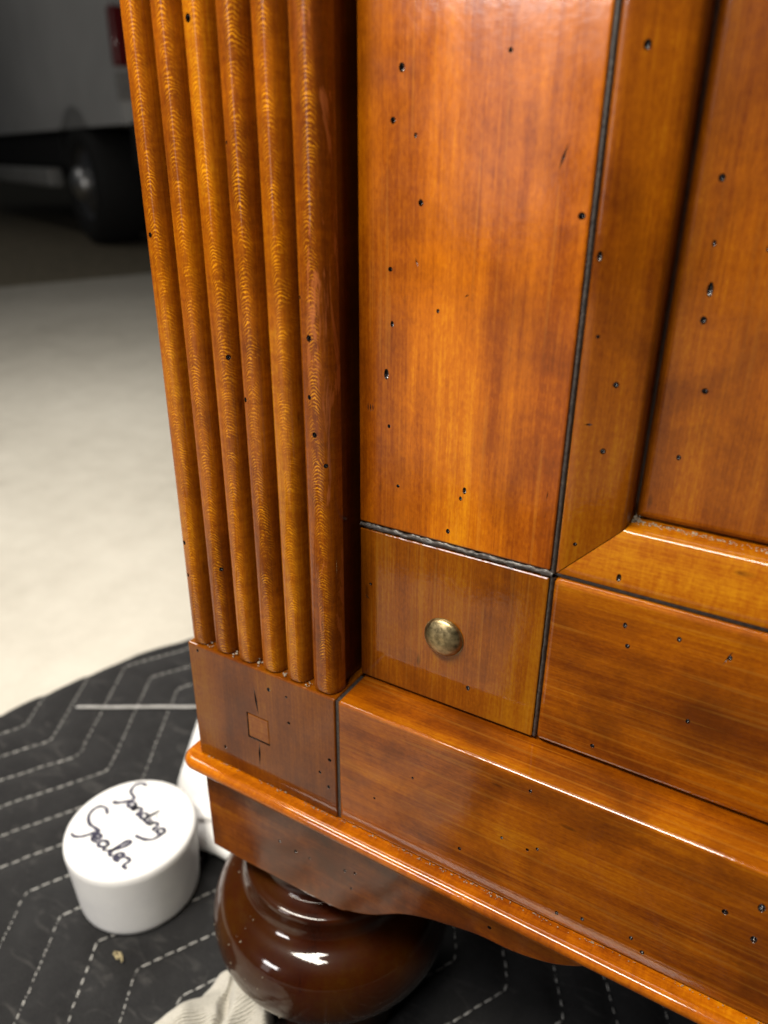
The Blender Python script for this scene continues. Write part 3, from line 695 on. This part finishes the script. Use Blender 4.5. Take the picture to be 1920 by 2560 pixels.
# white towel heaped in front of the foot
LB = [(0.014, 0.013), (-0.012, 0.008), (-0.018, -0.022), (-0.042, -0.075), (-0.095, -0.115), (-0.20, -0.17), (-0.30, -0.25), (-0.31, -0.42)]
RB = [(0.024, 0.008), (0.040, -0.012), (0.052, -0.045), (0.062, -0.080), (0.066, -0.120), (0.060, -0.20), (0.03, -0.32), (0.0, -0.44)]
LS = spline(LB, 14); RS = spline(RB, 14)
bm = bmesh.new(); rows = []; n2 = len(LS); NC = 90
for j in range(n2):
    row = []
    for i in range(NC + 1):
        t = i / NC; x = LS[j][0] * (1 - t) + RS[j][0] * t; y = LS[j][1] * (1 - t) + RS[j][1] * t
        e = min(t, 1 - t) * ((RS[j][0] - LS[j][0]) ** 2 + (RS[j][1] - LS[j][1]) ** 2) ** 0.5
        e2 = j / n2 * 0.45
        rim = min(1, e / 0.010); rim = math.sqrt(1 - (1 - rim) ** 2); rim2 = min(1, (e2 + 0.003) / 0.016); rim2 = math.sqrt(1 - (1 - rim2) ** 2)
        fold = 0.5 + 0.9 * noise.noise(Vector((x * 26 + 3.1, y * 26, 1.7))) + 0.35 * noise.noise(Vector((x * 70, y * 70, 0)))
        crease = math.exp(-((x - 0.012 + (y + 0.02) * 0.45) / 0.0030) ** 2)
        z = 0.0115 + (0.008 + 0.020 * max(0.0, fold)) * rim * rim2 - 0.010 * crease * rim
        row.append(bm.verts.new((x + 0.002 * noise.noise(Vector((x * 120, y * 120, 2))), y + 0.002 * noise.noise(Vector((x * 120, y * 120, 9))), max(z, 0.0095))))
    rows.append(row)
for A, B in zip(rows, rows[1:]):
    for i in range(NC): bm.faces.new((A[i], A[i + 1], B[i + 1], B[i]))
tow = tag(finish('towel', bm, MAT['towel'], smooth=True), 'crumpled off-white terry towel lying against the turned foot', 'towel')

# ================================================================== van parked outside
P0 = Vector((-2.94, 2.69, -0.02)); dv = Vector((-0.915, 0.405, 0)).normalized(); wv = Vector((0.405, 0.915, 0)).normalized()
van = tag(empty('parked_van', (0, 0, 0)), 'white van parked on the dark driveway, rear wheel and red tail light showing', 'van')
VM = Matrix(((dv.x, wv.x, 0, P0.x), (dv.y, wv.y, 0, P0.y), (0, 0, 1, P0.z), (0, 0, 0, 1)))
def vpart(name, bm, mat, parent=van, smooth=False, angle=None):
    bmesh.ops.transform(bm, matrix=VM, verts=bm.verts[:]); return finish(name, bm, mat, parent, smooth=smooth, angle=angle)
# body side with a wheel arch: polygon in (u, z), extruded across the width
WU, WR, WZ = 0.86, 0.335, 0.335
arch = [(WU + 0.40 * math.cos(a), max(0.62, WZ + 0.40 * math.sin(a))) for a in [math.radians(t) for t in range(180, -1, -10)]]
poly = [(0.0, 0.62), (0.0, 2.2), (0.15, 2.32), (4.0, 2.30), (5.2, 1.35), (5.4, 1.1), (5.4, 0.62)] + arch
bm = bmesh.new(); a = [bm.verts.new((u, 0, z)) for u, z in poly]; b = [bm.verts.new((u, 1.9, z)) for u, z in poly]
bm.faces.new(a); bm.faces.new(b[::-1])
for i in range(len(poly)): bm.faces.new((a[i], b[i], b[(i + 1) % len(poly)], a[(i + 1) % len(poly)]))
vpart('body', bm, MAT['van_paint'])
vpart('chassis', bm_box(-0.05, 5.2, 0.25, 1.65, 0.34, 0.615, 0.02), MAT['chassis'])
vpart('side_skirt', bm_box(1.35, 5.2, 0.04, 0.12, 0.42, 0.615, 0.01), MAT['chassis'])
vpart('rear_bumper', bm_box(-0.10, -0.005, 0.02, 1.88, 0.42, 0.63, 0.02), MAT['chassis'])
vpart('running_board', bm_box(1.35, 4.2, -0.06, 0.035, 0.30, 0.41, 0.02), MAT['step'])
vpart('tail_light', bm_box(-0.03, 0.03, -0.012, 0.14, 0.86, 1.10, 0.01), MAT['tail_red'])
vpart('reflector_strip', bm_box(-0.012, 0.03, -0.006, 0.10, 0.72, 0.84, 0.004), plain('pale_reflector', (0.30, 0.29, 0.28), 0.3))
def vlathe(name, prof, mat, parent, u, z, wdir=1):
    bm = bm_lathe(prof, 64); R = Matrix.Rotation(math.radians(-90), 4, 'X')
    bmesh.ops.transform(bm, matrix=Matrix.Translation((u, 0, z)) @ R, verts=bm.verts[:]); return vpart(name, bm, mat, parent, smooth=True, angle=40)
wheel = vlathe('wheel', [(0.0, 0.10), (0.19, 0.10), (0.19, 0.22), (0.0, 0.22)], MAT['chassis'], van, WU, WZ)
vlathe('tyre', [(0.20, 0.02), (0.24, 0.0), (0.29, 0.0), (0.32, 0.02), (0.335, 0.05), (0.335, 0.23), (0.32, 0.26), (0.24, 0.27), (0.20, 0.25), (0.20, 0.02)], MAT['rubber'], wheel, WU, WZ)
vlathe('rim', [(0.205, 0.015), (0.200, 0.03), (0.17, 0.045), (0.12, 0.03), (0.09, 0.02), (0.0, 0.02)], MAT['rim'], wheel, WU, WZ)
vlathe('hub_cap', [(0.0, -0.055), (0.050, -0.048), (0.085, -0.025), (0.095, 0.0), (0.095, 0.022), (0.0, 0.022)], MAT['chrome'], wheel, WU, WZ)
